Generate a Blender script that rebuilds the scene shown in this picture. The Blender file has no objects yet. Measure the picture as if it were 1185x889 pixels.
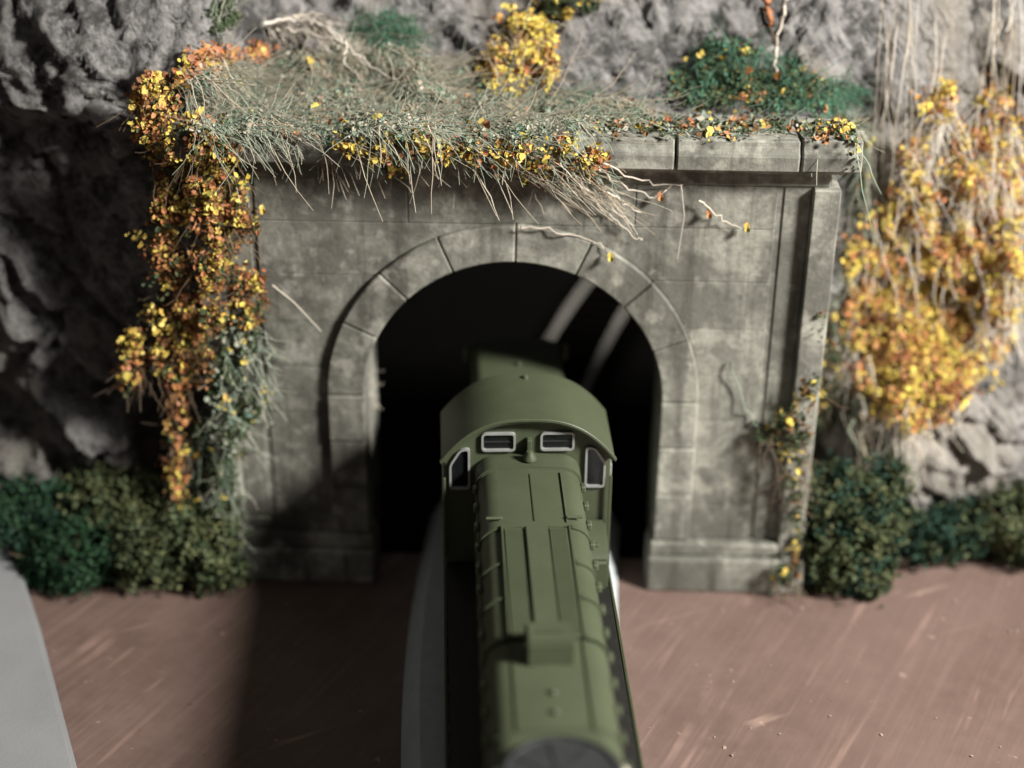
import bpy, bmesh, math, random
import numpy as np
from mathutils import Vector, Matrix, Euler, noise
from mathutils.bvhtree import BVHTree
R = math.radians
S = 0.01                      # all coordinates below are centimetres; meshes are stored in metres
random.seed(11); np.random.seed(11)
scene = bpy.context.scene
COL = scene.collection

# ------------------------------------------------------------------ camera
PW, PH, FPX = 1185.0, 889.0, 1831.0
CAM = Vector((0.90, -31.9, 22.0)); PITCH, YAW, ROLL = 27.6, 1.5, 0.55
cam_rot = Euler((R(90 - PITCH), 0, R(YAW))).to_matrix() @ Matrix.Rotation(R(ROLL), 3, 'Z')
cd = bpy.data.cameras.new('camera'); cam = bpy.data.objects.new('camera', cd); COL.objects.link(cam)
cam.matrix_world = Matrix.Translation(CAM * S) @ cam_rot.to_4x4()
cd.sensor_width = 36; cd.lens = 36 * FPX / PW
cd.clip_start = 0.01; cd.clip_end = 50
cd.dof.use_dof = True; cd.dof.focus_distance = 0.322; cd.dof.aperture_fstop = 6.6
scene.camera = cam
CR, CU, CB = cam_rot.col[0].copy(), cam_rot.col[1].copy(), cam_rot.col[2].copy()   # right, up, backwards

# ------------------------------------------------------------------ light
w = bpy.data.worlds.new('World'); scene.world = w; w.use_nodes = True
w.node_tree.nodes['Background'].inputs[0].default_value = (1.0, 0.97, 0.92, 1)
w.node_tree.nodes['Background'].inputs[1].default_value = 0.080
def area(name, loc, tgt, size, power, col):
    ld = bpy.data.lights.new(name, 'AREA'); ld.shape = 'DISK'; ld.size = size * S; ld.energy = power; ld.color = col
    o = bpy.data.objects.new(name, ld); COL.objects.link(o)
    o.location = Vector(loc) * S
    o.rotation_euler = (Vector(tgt) - Vector(loc)).to_track_quat('-Z', 'Y').to_euler()
    return o
area('key_lamp', (52, -29, 46), (0, 0, 4), 12, 14.5, (1.0, 0.96, 0.90))          # room lamp, right of the camera
area('rail_fill_lamp', (7, 27, 25), (3, 14, 0), 5, 0.5, (1.0, 0.94, 0.86))  # unseen, added to brighten the rails inside the tunnel
vs = scene.view_settings
vs.view_transform = 'Standard'; vs.look = 'None'; vs.gamma = 1; vs.exposure = 0; vs.use_curve_mapping = False

# ------------------------------------------------------------------ materials
def new_mat(name):
    m = bpy.data.materials.new(name); m.use_nodes = True
    nt = m.node_tree; b = nt.nodes['Principled BSDF']
    return m, nt, b
def N(nt, t, **kw):
    n = nt.nodes.new(t)
    for k, v in kw.items():
        if k in n.inputs: n.inputs[k].default_value = v
        else: setattr(n, k, v)
    return n
def coords(nt, scale=(1, 1, 1), rot=(0, 0, 0)):
    tc = N(nt, 'ShaderNodeTexCoord'); mr_ = N(nt, 'ShaderNodeMapping'); mp = N(nt, 'ShaderNodeMapping')
    mr_.inputs['Rotation'].default_value = rot; mp.inputs['Scale'].default_value = tuple(100 * s for s in scale)
    nt.links.new(tc.outputs['Object'], mr_.inputs['Vector']); nt.links.new(mr_.outputs['Vector'], mp.inputs['Vector']); return mp.outputs['Vector']
def tex(nt, vec, scale, detail=6, rough=0.6, dist=0.0):
    n = N(nt, 'ShaderNodeTexNoise'); n.inputs['Scale'].default_value = scale; n.inputs['Detail'].default_value = detail
    n.inputs['Roughness'].default_value = rough; n.inputs['Distortion'].default_value = dist
    nt.links.new(vec, n.inputs['Vector']); return n.outputs['Fac']
def ramp(nt, fac, stops):
    r = N(nt, 'ShaderNodeValToRGB'); e = r.color_ramp.elements
    while len(e) < len(stops): e.new(0.5)
    for i, (p, c) in enumerate(stops):
        e[i].position = p; e[i].color = (c, c, c, 1) if isinstance(c, (int, float)) else (*c, 1)
    nt.links.new(fac, r.inputs['Fac']); return r.outputs['Color']
def mix(nt, fac, a, b, mode='MIX'):
    m = N(nt, 'ShaderNodeMix', data_type='RGBA', blend_type=mode)
    for sock, v in ((m.inputs['Factor'], fac), (m.inputs['A'], a), (m.inputs['B'], b)):
        if isinstance(v, bpy.types.NodeSocket): nt.links.new(v, sock)
        elif isinstance(v, (int, float)): sock.default_value = v
        else: sock.default_value = (*v, 1)
    return m.outputs['Result']
def bump(nt, b, h, strength=0.5, dist=0.05):
    n = N(nt, 'ShaderNodeBump'); n.inputs['Strength'].default_value = strength; n.inputs['Distance'].default_value = dist * S
    nt.links.new(h, n.inputs['Height']); nt.links.new(n.outputs['Normal'], b.inputs['Normal'])
def simple(name, c1, c2, scale=3, rough=0.6, bmp=0.0, metal=0.0, bscale=None, spec=0.5):
    m, nt, b = new_mat(name); v = coords(nt)
    f = tex(nt, v, scale)
    nt.links.new(ramp(nt, f, [(0.3, c1), (0.7, c2)]), b.inputs['Base Color'])
    b.inputs['Roughness'].default_value = rough; b.inputs['Metallic'].default_value = metal
    b.inputs['Specular IOR Level'].default_value = spec
    if bmp: bump(nt, b, tex(nt, v, bscale or scale * 4), bmp, 0.03)
    return m
def foliage_mat(name, cols, rough=0.75):
    m, nt, b = new_mat(name)
    g = N(nt, 'ShaderNodeNewGeometry'); oi = N(nt, 'ShaderNodeObjectInfo')
    a = N(nt, 'ShaderNodeMath', operation='ADD'); fr = N(nt, 'ShaderNodeMath', operation='FRACT')
    nt.links.new(g.outputs['Random Per Island'], a.inputs[0]); nt.links.new(oi.outputs['Random'], a.inputs[1])
    nt.links.new(a.outputs[0], fr.inputs[0])
    k = len(cols)
    nt.links.new(ramp(nt, fr.outputs[0], [(i / (k - 1), c) for i, c in enumerate(cols)]), b.inputs['Base Color'])
    b.inputs['Roughness'].default_value = rough; b.inputs['Specular IOR Level'].default_value = 0.2
    return m

M = {}
def build_materials():
    # concrete casting with brown-black washes
    m, nt, b = new_mat('weathered_concrete'); v = coords(nt)
    big = tex(nt, v, 0.35, 5, 0.65, 0.4); fine = tex(nt, v, 5.0, 8, 0.7)
    streak = tex(nt, coords(nt, (2.2, 2.2, 0.16)), 1.0, 5, 0.6)
    c = ramp(nt, fine, [(0.36, (0.26, 0.26, 0.222)), (0.64, (0.43, 0.427, 0.365))])
    c = mix(nt, ramp(nt, tex(nt, v, 0.9, 7, 0.72, 0.5), [(0.46, 0.0), (0.58, 0.75)]), c, (0.17, 0.168, 0.145))
    c = mix(nt, ramp(nt, big, [(0.46, 0.0), (0.58, 0.75)]), c, (0.11, 0.108, 0.092))
    c = mix(nt, ramp(nt, streak, [(0.52, 0.0), (0.66, 0.6)]), c, (0.07, 0.065, 0.055))
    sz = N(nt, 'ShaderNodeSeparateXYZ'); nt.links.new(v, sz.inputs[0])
    stain_shade = N(nt, 'ShaderNodeMath', operation='MULTIPLY_ADD'); nt.links.new(tex(nt, v, 0.5, 5, 0.65), stain_shade.inputs[0]); stain_shade.inputs[1].default_value = 0.9  # blotchy stain, weighted to the left as painted shade
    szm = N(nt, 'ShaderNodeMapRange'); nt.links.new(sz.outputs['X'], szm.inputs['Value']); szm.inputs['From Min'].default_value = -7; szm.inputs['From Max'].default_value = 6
    szm.inputs['To Min'].default_value = 0.22; szm.inputs['To Max'].default_value = -0.12; nt.links.new(szm.outputs['Result'], stain_shade.inputs[2])
    c = mix(nt, ramp(nt, stain_shade.outputs[0], [(0.46, 0.0), (0.75, 0.7)]), c, (0.055, 0.050, 0.043))
    c = mix(nt, ramp(nt, tex(nt, v, 1.3, 5, 0.6), [(0.55, 0.0), (0.64, 0.4)]), c, (0.55, 0.54, 0.47))
    oi = N(nt, 'ShaderNodeObjectInfo')
    c = mix(nt, 1.0, c, ramp(nt, oi.outputs['Random'], [(0.0, 0.82), (1.0, 1.0)]), 'MULTIPLY')
    nt.links.new(c, b.inputs['Base Color']); b.inputs['Roughness'].default_value = 0.9
    b.inputs['Specular IOR Level'].default_value = 0.2
    bump(nt, b, fine, 0.7, 0.04); M['concrete'] = m
    # rock casting
    m, nt, b = new_mat('painted_rock'); v = coords(nt)
    big = tex(nt, v, 0.22, 5, 0.6, 0.5); mid = tex(nt, v, 1.6, 8, 0.72, 0.3)
    dia = tex(nt, coords(nt, (3.4, 1.0, 0.8), (0, R(35), 0)), 2.6, 9, 0.8, 0.25)
    fine = tex(nt, v, 9, 8, 0.75)
    c = ramp(nt, mid, [(0.40, (0.05, 0.048, 0.047)), (0.49, (0.21, 0.203, 0.20)), (0.62, (0.44, 0.425, 0.415))])
    c = mix(nt, ramp(nt, dia, [(0.50, 0.0), (0.57, 0.75)]), c, (0.50, 0.485, 0.475))
    c = mix(nt, ramp(nt, big, [(0.48, 0.0), (0.58, 0.6)]), c, (0.46, 0.42, 0.355))
    c = mix(nt, ramp(nt, tex(nt, v, 0.8, 7, 0.7), [(0.54, 0.0), (0.61, 0.85)]), c, (0.045, 0.045, 0.043))
    g = N(nt, 'ShaderNodeNewGeometry')
    c = mix(nt, ramp(nt, g.outputs['Pointiness'], [(0.50, 0.0), (0.60, 0.6)]), c, (0.45, 0.43, 0.40))
    # left rock tinted darker, its shade painted into the colour
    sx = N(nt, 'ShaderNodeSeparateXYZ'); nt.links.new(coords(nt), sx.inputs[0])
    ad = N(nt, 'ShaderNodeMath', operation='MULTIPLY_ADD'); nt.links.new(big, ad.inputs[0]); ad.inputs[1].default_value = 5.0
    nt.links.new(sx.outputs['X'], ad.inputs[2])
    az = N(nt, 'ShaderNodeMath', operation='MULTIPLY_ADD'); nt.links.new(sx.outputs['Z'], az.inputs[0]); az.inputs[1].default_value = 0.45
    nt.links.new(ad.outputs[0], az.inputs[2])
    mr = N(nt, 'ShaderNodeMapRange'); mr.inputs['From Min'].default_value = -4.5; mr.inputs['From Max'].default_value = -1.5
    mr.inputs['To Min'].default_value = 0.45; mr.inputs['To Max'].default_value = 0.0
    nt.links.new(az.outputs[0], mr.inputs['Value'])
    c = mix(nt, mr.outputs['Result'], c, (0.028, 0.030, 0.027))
    nt.links.new(c, b.inputs['Base Color']); b.inputs['Roughness'].default_value = 0.9
    b.inputs['Specular IOR Level'].default_value = 0.25
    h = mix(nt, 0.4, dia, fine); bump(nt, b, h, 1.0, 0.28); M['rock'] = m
    # brown painted board with brush marks and scratches
    m, nt, b = new_mat('brown_paint')
    v = coords(nt)
    rz = R(27)
    br = tex(nt, coords(nt, (6.0, 0.25, 1), (0, 0, rz)), 1.0, 5, 0.6, 0.15)
    scr = tex(nt, coords(nt, (3.4, 0.20, 1), (0, 0, rz)), 1.0, 3, 0.5, 0.35)
    msk = tex(nt, v, 0.35, 3, 0.6)
    big = tex(nt, v, 0.16, 4, 0.6)
    c = ramp(nt, big, [(0.38, (0.122, 0.080, 0.066)), (0.62, (0.156, 0.106, 0.090))])
    c = mix(nt, ramp(nt, tex(nt, v, 1.2, 7, 0.7), [(0.42, 0.0), (0.64, 0.35)]), c, (0.20, 0.138, 0.118))
    c = mix(nt, ramp(nt, br, [(0.48, 0.0), (0.75, 0.35)]), c, (0.24, 0.165, 0.14))
    sm = N(nt, 'ShaderNodeMath', operation='MULTIPLY')
    nt.links.new(ramp(nt, scr, [(0.58, 0.0), (0.70, 0.5)]), sm.inputs[0]); nt.links.new(ramp(nt, msk, [(0.46, 0.0), (0.58, 1.0)]), sm.inputs[1])
    c = mix(nt, sm.outputs[0], c, (0.32, 0.215, 0.18))
    scr2 = tex(nt, coords(nt, (2.6, 0.16, 1), (0, 0, R(62))), 1.0, 3, 0.5, 0.5)
    sm2 = N(nt, 'ShaderNodeMath', operation='MULTIPLY')
    nt.links.new(ramp(nt, scr2, [(0.64, 0.0), (0.72, 0.4)]), sm2.inputs[0]); nt.links.new(ramp(nt, tex(nt, v, 0.28, 3, 0.6), [(0.48, 0.0), (0.60, 1.0)]), sm2.inputs[1])
    c = mix(nt, sm2.outputs[0], c, (0.46, 0.33, 0.27))
    sp = tex(nt, v, 2.2, 3, 0.6)
    c = mix(nt, ramp(nt, sp, [(0.68, 0.0), (0.73, 0.5)]), c, (0.45, 0.32, 0.27))
    c = mix(nt, ramp(nt, tex(nt, v, 2.6, 3, 0.6), [(0.25, 0.6), (0.30, 0.0)]), c, (0.06, 0.035, 0.028))
    nt.links.new(c, b.inputs['Base Color'])
    b.inputs['Roughness'].default_value = 0.5; b.inputs['Specular IOR Level'].default_value = 0.35
    bump(nt, b, br, 0.12, 0.05); M['table'] = m
    # moulded olive plastic
    m, nt, b = new_mat('olive_plastic'); v = coords(nt)
    c = ramp(nt, tex(nt, v, 0.9, 5), [(0.3, (0.055, 0.067, 0.037)), (0.7, (0.068, 0.081, 0.047))])
    c = mix(nt, ramp(nt, tex(nt, v, 6, 6, 0.7), [(0.55, 0.0), (0.8, 0.35)]), c, (0.098, 0.110, 0.076))
    nt.links.new(c, b.inputs['Base Color']); b.inputs['Roughness'].default_value = 0.48
    b.inputs['Specular IOR Level'].default_value = 0.4
    bump(nt, b, tex(nt, v, 14, 3), 0.12, 0.02); M['olive'] = m
    M['olive_dark'] = simple('dark_olive_plastic', (0.035, 0.042, 0.018), (0.045, 0.054, 0.025), 2, 0.55)
    M['black'] = simple('black_plastic', (0.008, 0.008, 0.007), (0.016, 0.015, 0.013), 4, 0.6)
    M['fan'] = simple('grey_fan', (0.020, 0.022, 0.023), (0.030, 0.032, 0.033), 3, 0.55)
    M['silver'] = simple('silver_trim', (0.28, 0.29, 0.28), (0.38, 0.39, 0.38), 6, 0.4, metal=0.3)
    M['cream'] = simple('cream_lens', (0.55, 0.50, 0.38), (0.65, 0.6, 0.48), 6, 0.4)
    m, nt, b = new_mat('smoked_glass'); b.inputs['Base Color'].default_value = (0.008, 0.009, 0.01, 1)
    b.inputs['Roughness'].default_value = 0.12; M['glass'] = m
    M['rail'] = simple('nickel_rail', (0.55, 0.53, 0.48), (0.72, 0.70, 0.65), 5, 0.45, metal=0.25)
    M['tie'] = simple('tie_plastic', (0.006, 0.005, 0.004), (0.010, 0.009, 0.008), 5, 0.9, spec=0.03)
    M['bed'] = simple('grey_foam', (0.38, 0.415, 0.43), (0.46, 0.495, 0.51), 2.5, 0.9, 0.3, bscale=14)
    M['board'] = simple('pale_grey_foam', (0.20, 0.206, 0.212), (0.25, 0.256, 0.26), 0.35, 0.85, 0.2, bscale=14)
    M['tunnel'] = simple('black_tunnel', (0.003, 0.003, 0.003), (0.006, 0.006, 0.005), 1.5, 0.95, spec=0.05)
    M['yellow'] = foliage_mat('yellow_leaf', [(0.58, 0.44, 0.08), (0.68, 0.55, 0.12), (0.46, 0.40, 0.10), (0.60, 0.38, 0.08), (0.70, 0.58, 0.18)])
    M['orange'] = foliage_mat('orange_leaf', [(0.46, 0.20, 0.08), (0.36, 0.13, 0.06), (0.50, 0.27, 0.08), (0.46, 0.22, 0.13), (0.30, 0.12, 0.05)])
    M['brown'] = foliage_mat('brown_leaf', [(0.14, 0.065, 0.025), (0.22, 0.10, 0.035), (0.10, 0.05, 0.022), (0.26, 0.15, 0.05)])
    M['graygreen'] = foliage_mat('grey_green_fibre', [(0.20, 0.25, 0.18), (0.31, 0.33, 0.25), (0.13, 0.21, 0.16), (0.40, 0.38, 0.31), (0.24, 0.29, 0.22)])
    M['tan'] = foliage_mat('dry_straw', [(0.42, 0.36, 0.27), (0.30, 0.25, 0.18), (0.52, 0.47, 0.38), (0.24, 0.19, 0.13)])
    M['pale'] = foliage_mat('pale_root', [(0.60, 0.55, 0.46), (0.48, 0.42, 0.35), (0.68, 0.64, 0.57)])
    M['teal'] = foliage_mat('teal_fibre', [(0.05, 0.13, 0.085), (0.08, 0.19, 0.12), (0.04, 0.09, 0.055), (0.10, 0.17, 0.09)])
    M['moss'] = foliage_mat('dark_moss', [(0.035, 0.055, 0.025), (0.06, 0.085, 0.04), (0.025, 0.04, 0.02), (0.09, 0.11, 0.055)])
    M['emerald'] = foliage_mat('emerald_foam', [(0.012, 0.038, 0.017), (0.022, 0.062, 0.028), (0.008, 0.024, 0.011), (0.035, 0.075, 0.035)])
    M['olivefol'] = foliage_mat('olive_foam', [(0.06, 0.072, 0.028), (0.10, 0.11, 0.045), (0.035, 0.045, 0.018), (0.15, 0.155, 0.075)])
    M['bluegreen'] = foliage_mat('bluegreen_foam', [(0.010, 0.028, 0.018), (0.016, 0.042, 0.028), (0.024, 0.055, 0.034)])
    M['midgreen'] = foliage_mat('midgreen_foam', [(0.032, 0.052, 0.024), (0.055, 0.075, 0.036), (0.095, 0.115, 0.055), (0.02, 0.035, 0.018)])
    M['twig'] = foliage_mat('dark_twig', [(0.10, 0.07, 0.045), (0.16, 0.12, 0.08), (0.07, 0.05, 0.035)])
build_materials()

# ------------------------------------------------------------------ mesh helpers
SOLID_V, SOLID_F = [], []
def mesh_obj(name, verts, faces, mat, parent=None, smooth=False, solid=False, loc=None):
    me = bpy.data.meshes.new(name)
    o0 = Vector(loc) if loc is not None else Vector((0, 0, 0))
    vv = np.asarray(verts, dtype=float)
    me.from_pydata(((vv - np.array(o0)) * S).tolist(), [], faces)
    me.materials.append(M[mat] if isinstance(mat, str) else mat)
    if smooth: me.polygons.foreach_set('use_smooth', [True] * len(me.polygons))
    me.update()
    o = bpy.data.objects.new(name, me); COL.objects.link(o)
    if loc is not None: o.location = o0 * S
    if parent is not None: o.parent = parent
    if solid:
        k = len(SOLID_V); SOLID_V.extend(vv.tolist()); SOLID_F.extend([[i + k for i in f] for f in faces])
    return o
def bm_obj(name, bm, mat, parent=None, smooth=False, solid=False):
    bmesh.ops.recalc_face_normals(bm, faces=bm.faces)
    bm.verts.ensure_lookup_table()
    for i, v in enumerate(bm.verts): v.index = i
    verts = [v.co[:] for v in bm.verts]; faces = [[v.index for v in f.verts] for f in bm.faces]; bm.free()
    return mesh_obj(name, verts, faces, mat, parent, smooth, solid)
def prism(pts, a0, a1, axis='y', bev=0.0, seg=1, bm=None):
    """polygon pts extruded along an axis from a0 to a1 (pts are the other two coordinates, in order)"""
    bm2 = bmesh.new()
    def P(p, a):
        return {'y': (p[0], a, p[1]), 'x': (a, p[0], p[1]), 'z': (p[0], p[1], a)}[axis]
    A = [bm2.verts.new(P(p, a0)) for p in pts]; B = [bm2.verts.new(P(p, a1)) for p in pts]
    n = len(pts)
    bm2.faces.new(A); bm2.faces.new(B[::-1])
    for i in range(n): bm2.faces.new((A[i], B[i], B[(i + 1) % n], A[(i + 1) % n]))
    bmesh.ops.recalc_face_normals(bm2, faces=bm2.faces)
    if bev:
        ed = [e for e in bm2.edges if e.calc_face_angle(0) > 0.5]
        bmesh.ops.bevel(bm2, geom=ed, offset=bev, segments=seg, affect='EDGES', clamp_overlap=True)
    if bm is not None:
        me = bpy.data.meshes.new('t'); bm2.to_mesh(me); bm.from_mesh(me); bpy.data.meshes.remove(me); bm2.free(); return bm
    return bm2
def box(x0, x1, y0, y1, z0, z1, bev=0.0, seg=1, bm=None):
    return prism([(x0, z0), (x1, z0), (x1, z1), (x0, z1)], y0, y1, 'y', bev, seg, bm)
def lathe(prof, c, n=24, axis='z', bm=None):
    bm = bm or bmesh.new(); rings = []
    for r, h in prof:
        ring = []
        for i in range(n):
            a = 2 * math.pi * i / n; u, v = r * math.cos(a), r * math.sin(a)
            p = {'z': (c[0] + u, c[1] + v, c[2] + h), 'x': (c[0] + h, c[1] + u, c[2] + v), 'y': (c[0] + u, c[1] + h, c[2] + v)}[axis]
            ring.append(bm.verts.new(p))
        rings.append(ring)
    for a, b in zip(rings, rings[1:]):
        for i in range(n): bm.faces.new((a[i], a[(i + 1) % n], b[(i + 1) % n], b[i]))
    bm.faces.new(rings[0]); bm.faces.new(rings[-1][::-1])
    return bm
class MB:
    """quick mesh collector for foliage"""
    def __init__(s): s.v = []; s.f = []
    def leaf(s, p, n, size, fold=0.25, asp=0.7):
        n = n.normalized(); t = n.orthogonal().normalized()
        t.rotate(Matrix.Rotation(random.uniform(0, 6.283), 3, n)); b = n.cross(t)
        L = size * 0.5; W = L * asp * random.uniform(0.8, 1.2); h = n * (size * fold * random.uniform(-.3, 1)); k = len(s.v)
        j = lambda: random.uniform(.8, 1.15)
        s.v += [(p - t * L)[:], (p - b * W * j() - t * L * .45 + h)[:], (p - b * W * .9 * j() + t * L * .5 + h)[:], (p + t * L * j())[:],
                (p + b * W * .9 * j() + t * L * .45 + h)[:], (p + b * W * j() - t * L * .5 + h)[:]]
        s.f += [[k, k + 1, k + 2, k + 3], [k, k + 3, k + 4, k + 5]]
    def tube(s, pts, r0, r1=None, n=3):
        r1 = r0 if r1 is None else r1; m = len(pts); k = len(s.v)
        up = Vector((0.3, 0.2, 0.9)).normalized()
        for i, p in enumerate(pts):
            d = (pts[min(i + 1, m - 1)] - pts[max(i - 1, 0)])
            d = d.normalized() if d.length > 1e-6 else Vector((0, 0, 1))
            a = d.cross(up); a = a.normalized() if a.length > 1e-3 else d.orthogonal().normalized()
            b = d.cross(a); r = r0 + (r1 - r0) * i / max(1, m - 1)
            for q in range(n):
                an = 2 * math.pi * q / n; s.v.append((p + (a * math.cos(an) + b * math.sin(an)) * r)[:])
        for i in range(m - 1):
            for q in range(n):
                s.f.append([k + i * n + q, k + i * n + (q + 1) % n, k + (i + 1) * n + (q + 1) % n, k + (i + 1) * n + q])
        s.f.append([k + q for q in range(n)]); s.f.append([k + (m - 1) * n + q for q in range(n)][::-1])
    def build(s, name, mat, parent=None, stuff=False, smooth=False):
        if not s.v: return None
        base = parent.location / S if parent is not None else None
        o = mesh_obj(name, np.array(s.v) - (np.array(base) if base is not None else 0), s.f, mat, parent, smooth)
        if stuff: o['kind'] = 'stuff'
        return o
def tag(o, label, cat, group=None):
    o['label'] = label; o['category'] = cat
    if group: o['group'] = group
    return o
def thing(name, label, cat, loc=(0, 0, 0), rz=0.0, group=None):
    o = bpy.data.objects.new(name, None); COL.objects.link(o)
    o.empty_display_size = 0.01; o.location = Vector(loc) * S; o.rotation_euler = (0, 0, rz)
    return tag(o, label, cat, group)
def struct(o):
    o['kind'] = 'structure'; return o
def sm(a, b, x):
    t = min(1, max(0, (x - a) / (b - a))); return t * t * (3 - 2 * t)

# ------------------------------------------------------------------ table
struct(mesh_obj('table_top', [(-70, -60, 0), (70, -60, 0), (70, 50, 0), (-70, 50, 0), (-70, -60, -2), (70, -60, -2), (70, 50, -2), (-70, 50, -2)],
       [[0, 1, 2, 3], [7, 6, 5, 4], [0, 4, 5, 1], [1, 5, 6, 2], [2, 6, 7, 3], [3, 7, 4, 0]], 'table', solid=True))

# ------------------------------------------------------------------ rock face
def fbm(x, y, z, o=5, h=0.9): return noise.fractal(Vector((x, y, z)), h, 2.1, o)
def poly_eval(P, t):
    for (t0, y0, z0), (t1, y1, z1) in zip(P, P[1:]):
        if t <= t1:
            k = (t - t0) / (t1 - t0); return y0 + (y1 - y0) * k, z0 + (z1 - z0) * k
    return P[-1][1], P[-1][2]
PC = [(0, 1.0, 0), (.52, 1.0, 11.0), (.60, 2.9, 11.6), (.66, 3.6, 12.3), (.8, 6.0, 15.5), (1, 12, 22)]
PL = [(0, 0.9, 0), (.50, 1.5, 10.6), (.535, 0.25, 11.2), (.60, 0.35, 12.2), (.66, 1.4, 13.3), (.8, 5.0, 16.5), (1, 12, 22)]
PR = [(0, 1.7, -.1), (.12, 1.8, 2.4), (.30, 2.7, 6), (.52, 3.3, 11.0), (.60, 3.6, 12.3), (.66, 4.0, 13.3), (.8, 5.5, 17), (1, 12, 22)]
def rock_point(x, t):
    wl = sm(-5.6, -7.0, x); wr = sm(6.2, 7.4, x)
    yc, zc = poly_eval(PC, t); yl, zl = poly_eval(PL, t); yr, zr = poly_eval(PR, t)
    wc = 1 - wl - wr
    y = yc * wc + yl * wl + yr * wr; z = zc * wc + zl * wl + zr * wr
    if x < -6.9: y += 0.10 * (-6.9 - x) * (1 - sm(10.2, 11.6, z)) + 0.25 * (-6.9 - x) * sm(10.2, 11.6, z)
    if x > 7: y += 0.22 * (x - 7)
    # boulders
    def bul(cx, cz, rx, rz, h):
        d = ((x - cx) / rx) ** 2 + ((z - cz) / rz) ** 2
        return -h * math.exp(-d * d)
    y += bul(-10.3, 2.6, 1.7, 1.3, 1.3) + bul(-13.3, 1.9, 1.5, 1.4, 1.6) + bul(-12.6, 9.2, 1.0, 1.9, 1.0) + bul(-13.2, 5.6, 1.2, 1.2, .8) + bul(11.6, 3.0, 2.0, 1.5, 0.9) + bul(-11.4, 6.8, .9, 1.6, .7)
    edge = min(1, max(0.05, (abs(x) - 6.6) / 1.2)) if z < 11.2 else 1.0
    n1 = fbm(x * .22 + 3, y * .1, z * .22 + 9, 4)
    # sheared ridges running diagonally
    u = x * .86 + z * .5; v = -x * .5 + z * .86
    n2 = abs(noise.noise(Vector((u * .75, v * .22, 4.2)))) + .5 * abs(noise.noise(Vector((u * 1.7, v * .5, 7.1))))
    n3 = fbm(x * 1.6, y * 1.6, z * 1.6, 5, 0.8)
    c = noise.cell(Vector((u * .55 + n1, v * .3, 1.0)))
    n4 = noise.ridged_multi_fractal(Vector((u * 1.3, y * .6, v * .55)), 0.9, 2.1, 5, 1.0, 2.0) - 1.0
    tp_ = sm(10.8, 12.5, z)
    def facet(k, sx, sy, seed):
        q = Vector((u * sx, seed, v * sy)); dist, pts = noise.voronoi(q, distance_metric='DISTANCE', exponent=2.5)
        pt = pts[0]
        h1 = noise.cell(pt * 7.3 + Vector((seed, 0, 0))); h2 = noise.cell(pt * 5.1 + Vector((0, seed, 3))); h3 = noise.cell(pt * 3.7 + Vector((1, 2, seed)))
        dl = q - pt; crack = min(1.0, (dist[1] - dist[0]) * 6)
        return k * ((h1 - .5) * 1.9 * dl.x + (h2 - .5) * 1.9 * dl.z + (h3 - .5) * .9) - k * .25 * (1 - crack)
    am = .40 - .10 * tp_
    d = (n1 * .6 + am * (facet(.8, .36, .24, 2.0) + facet(.42, .95, .55, 5.0) + facet(.17, 2.4, 1.4, 8.0)) + n3 * .09 + n4 * .06) * edge
    top = sm(10.8, 12.5, z)
    y += -d * (1 - .45 * top); z += d * .55 * top
    return x, y, z
NX, NT = 330, 260
verts = []; keep = []
for j in range(NT + 1):
    t = j / NT
    t = t ** 0.9
    for i in range(NX + 1):
        x = -19 + 38 * i / NX
        verts.append(rock_point(x, t))
faces = []
for j in range(NT):
    tz = (j / NT) ** 0.9
    for i in range(NX):
        x = -19 + 38 * (i + .5) / NX
        if abs(x) < 6.55 and tz < 0.515: continue
        a = j * (NX + 1) + i
        faces.append([a, a + 1, a + NX + 2, a + NX + 1])
used = sorted({k for f in faces for k in f}); mp = {k: i for i, k in enumerate(used)}
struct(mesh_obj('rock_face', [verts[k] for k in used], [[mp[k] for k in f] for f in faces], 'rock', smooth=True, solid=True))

# ------------------------------------------------------------------ tunnel cavity behind the portal (rear open, roof cut short for the added lamp)
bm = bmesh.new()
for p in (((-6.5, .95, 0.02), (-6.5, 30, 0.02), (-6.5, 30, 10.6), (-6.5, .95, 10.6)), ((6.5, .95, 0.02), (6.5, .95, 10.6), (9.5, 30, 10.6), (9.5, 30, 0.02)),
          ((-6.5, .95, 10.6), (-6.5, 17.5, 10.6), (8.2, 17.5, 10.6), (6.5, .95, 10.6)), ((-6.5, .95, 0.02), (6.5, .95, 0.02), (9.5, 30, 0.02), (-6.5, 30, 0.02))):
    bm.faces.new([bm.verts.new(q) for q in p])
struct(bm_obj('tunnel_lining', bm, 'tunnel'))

# ------------------------------------------------------------------ tunnel portal
RI, RO, SPR = 3.38, 4.23, 5.0
portal = thing('tunnel_portal', 'weathered grey concrete tunnel portal with arched opening, cornice and stepped pilasters', 'tunnel portal', (0.08, 0, 0))
def pp(name, bm, mat='concrete', parent=None): return bm_obj(name, bm, mat, parent or portal, solid=True)
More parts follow.
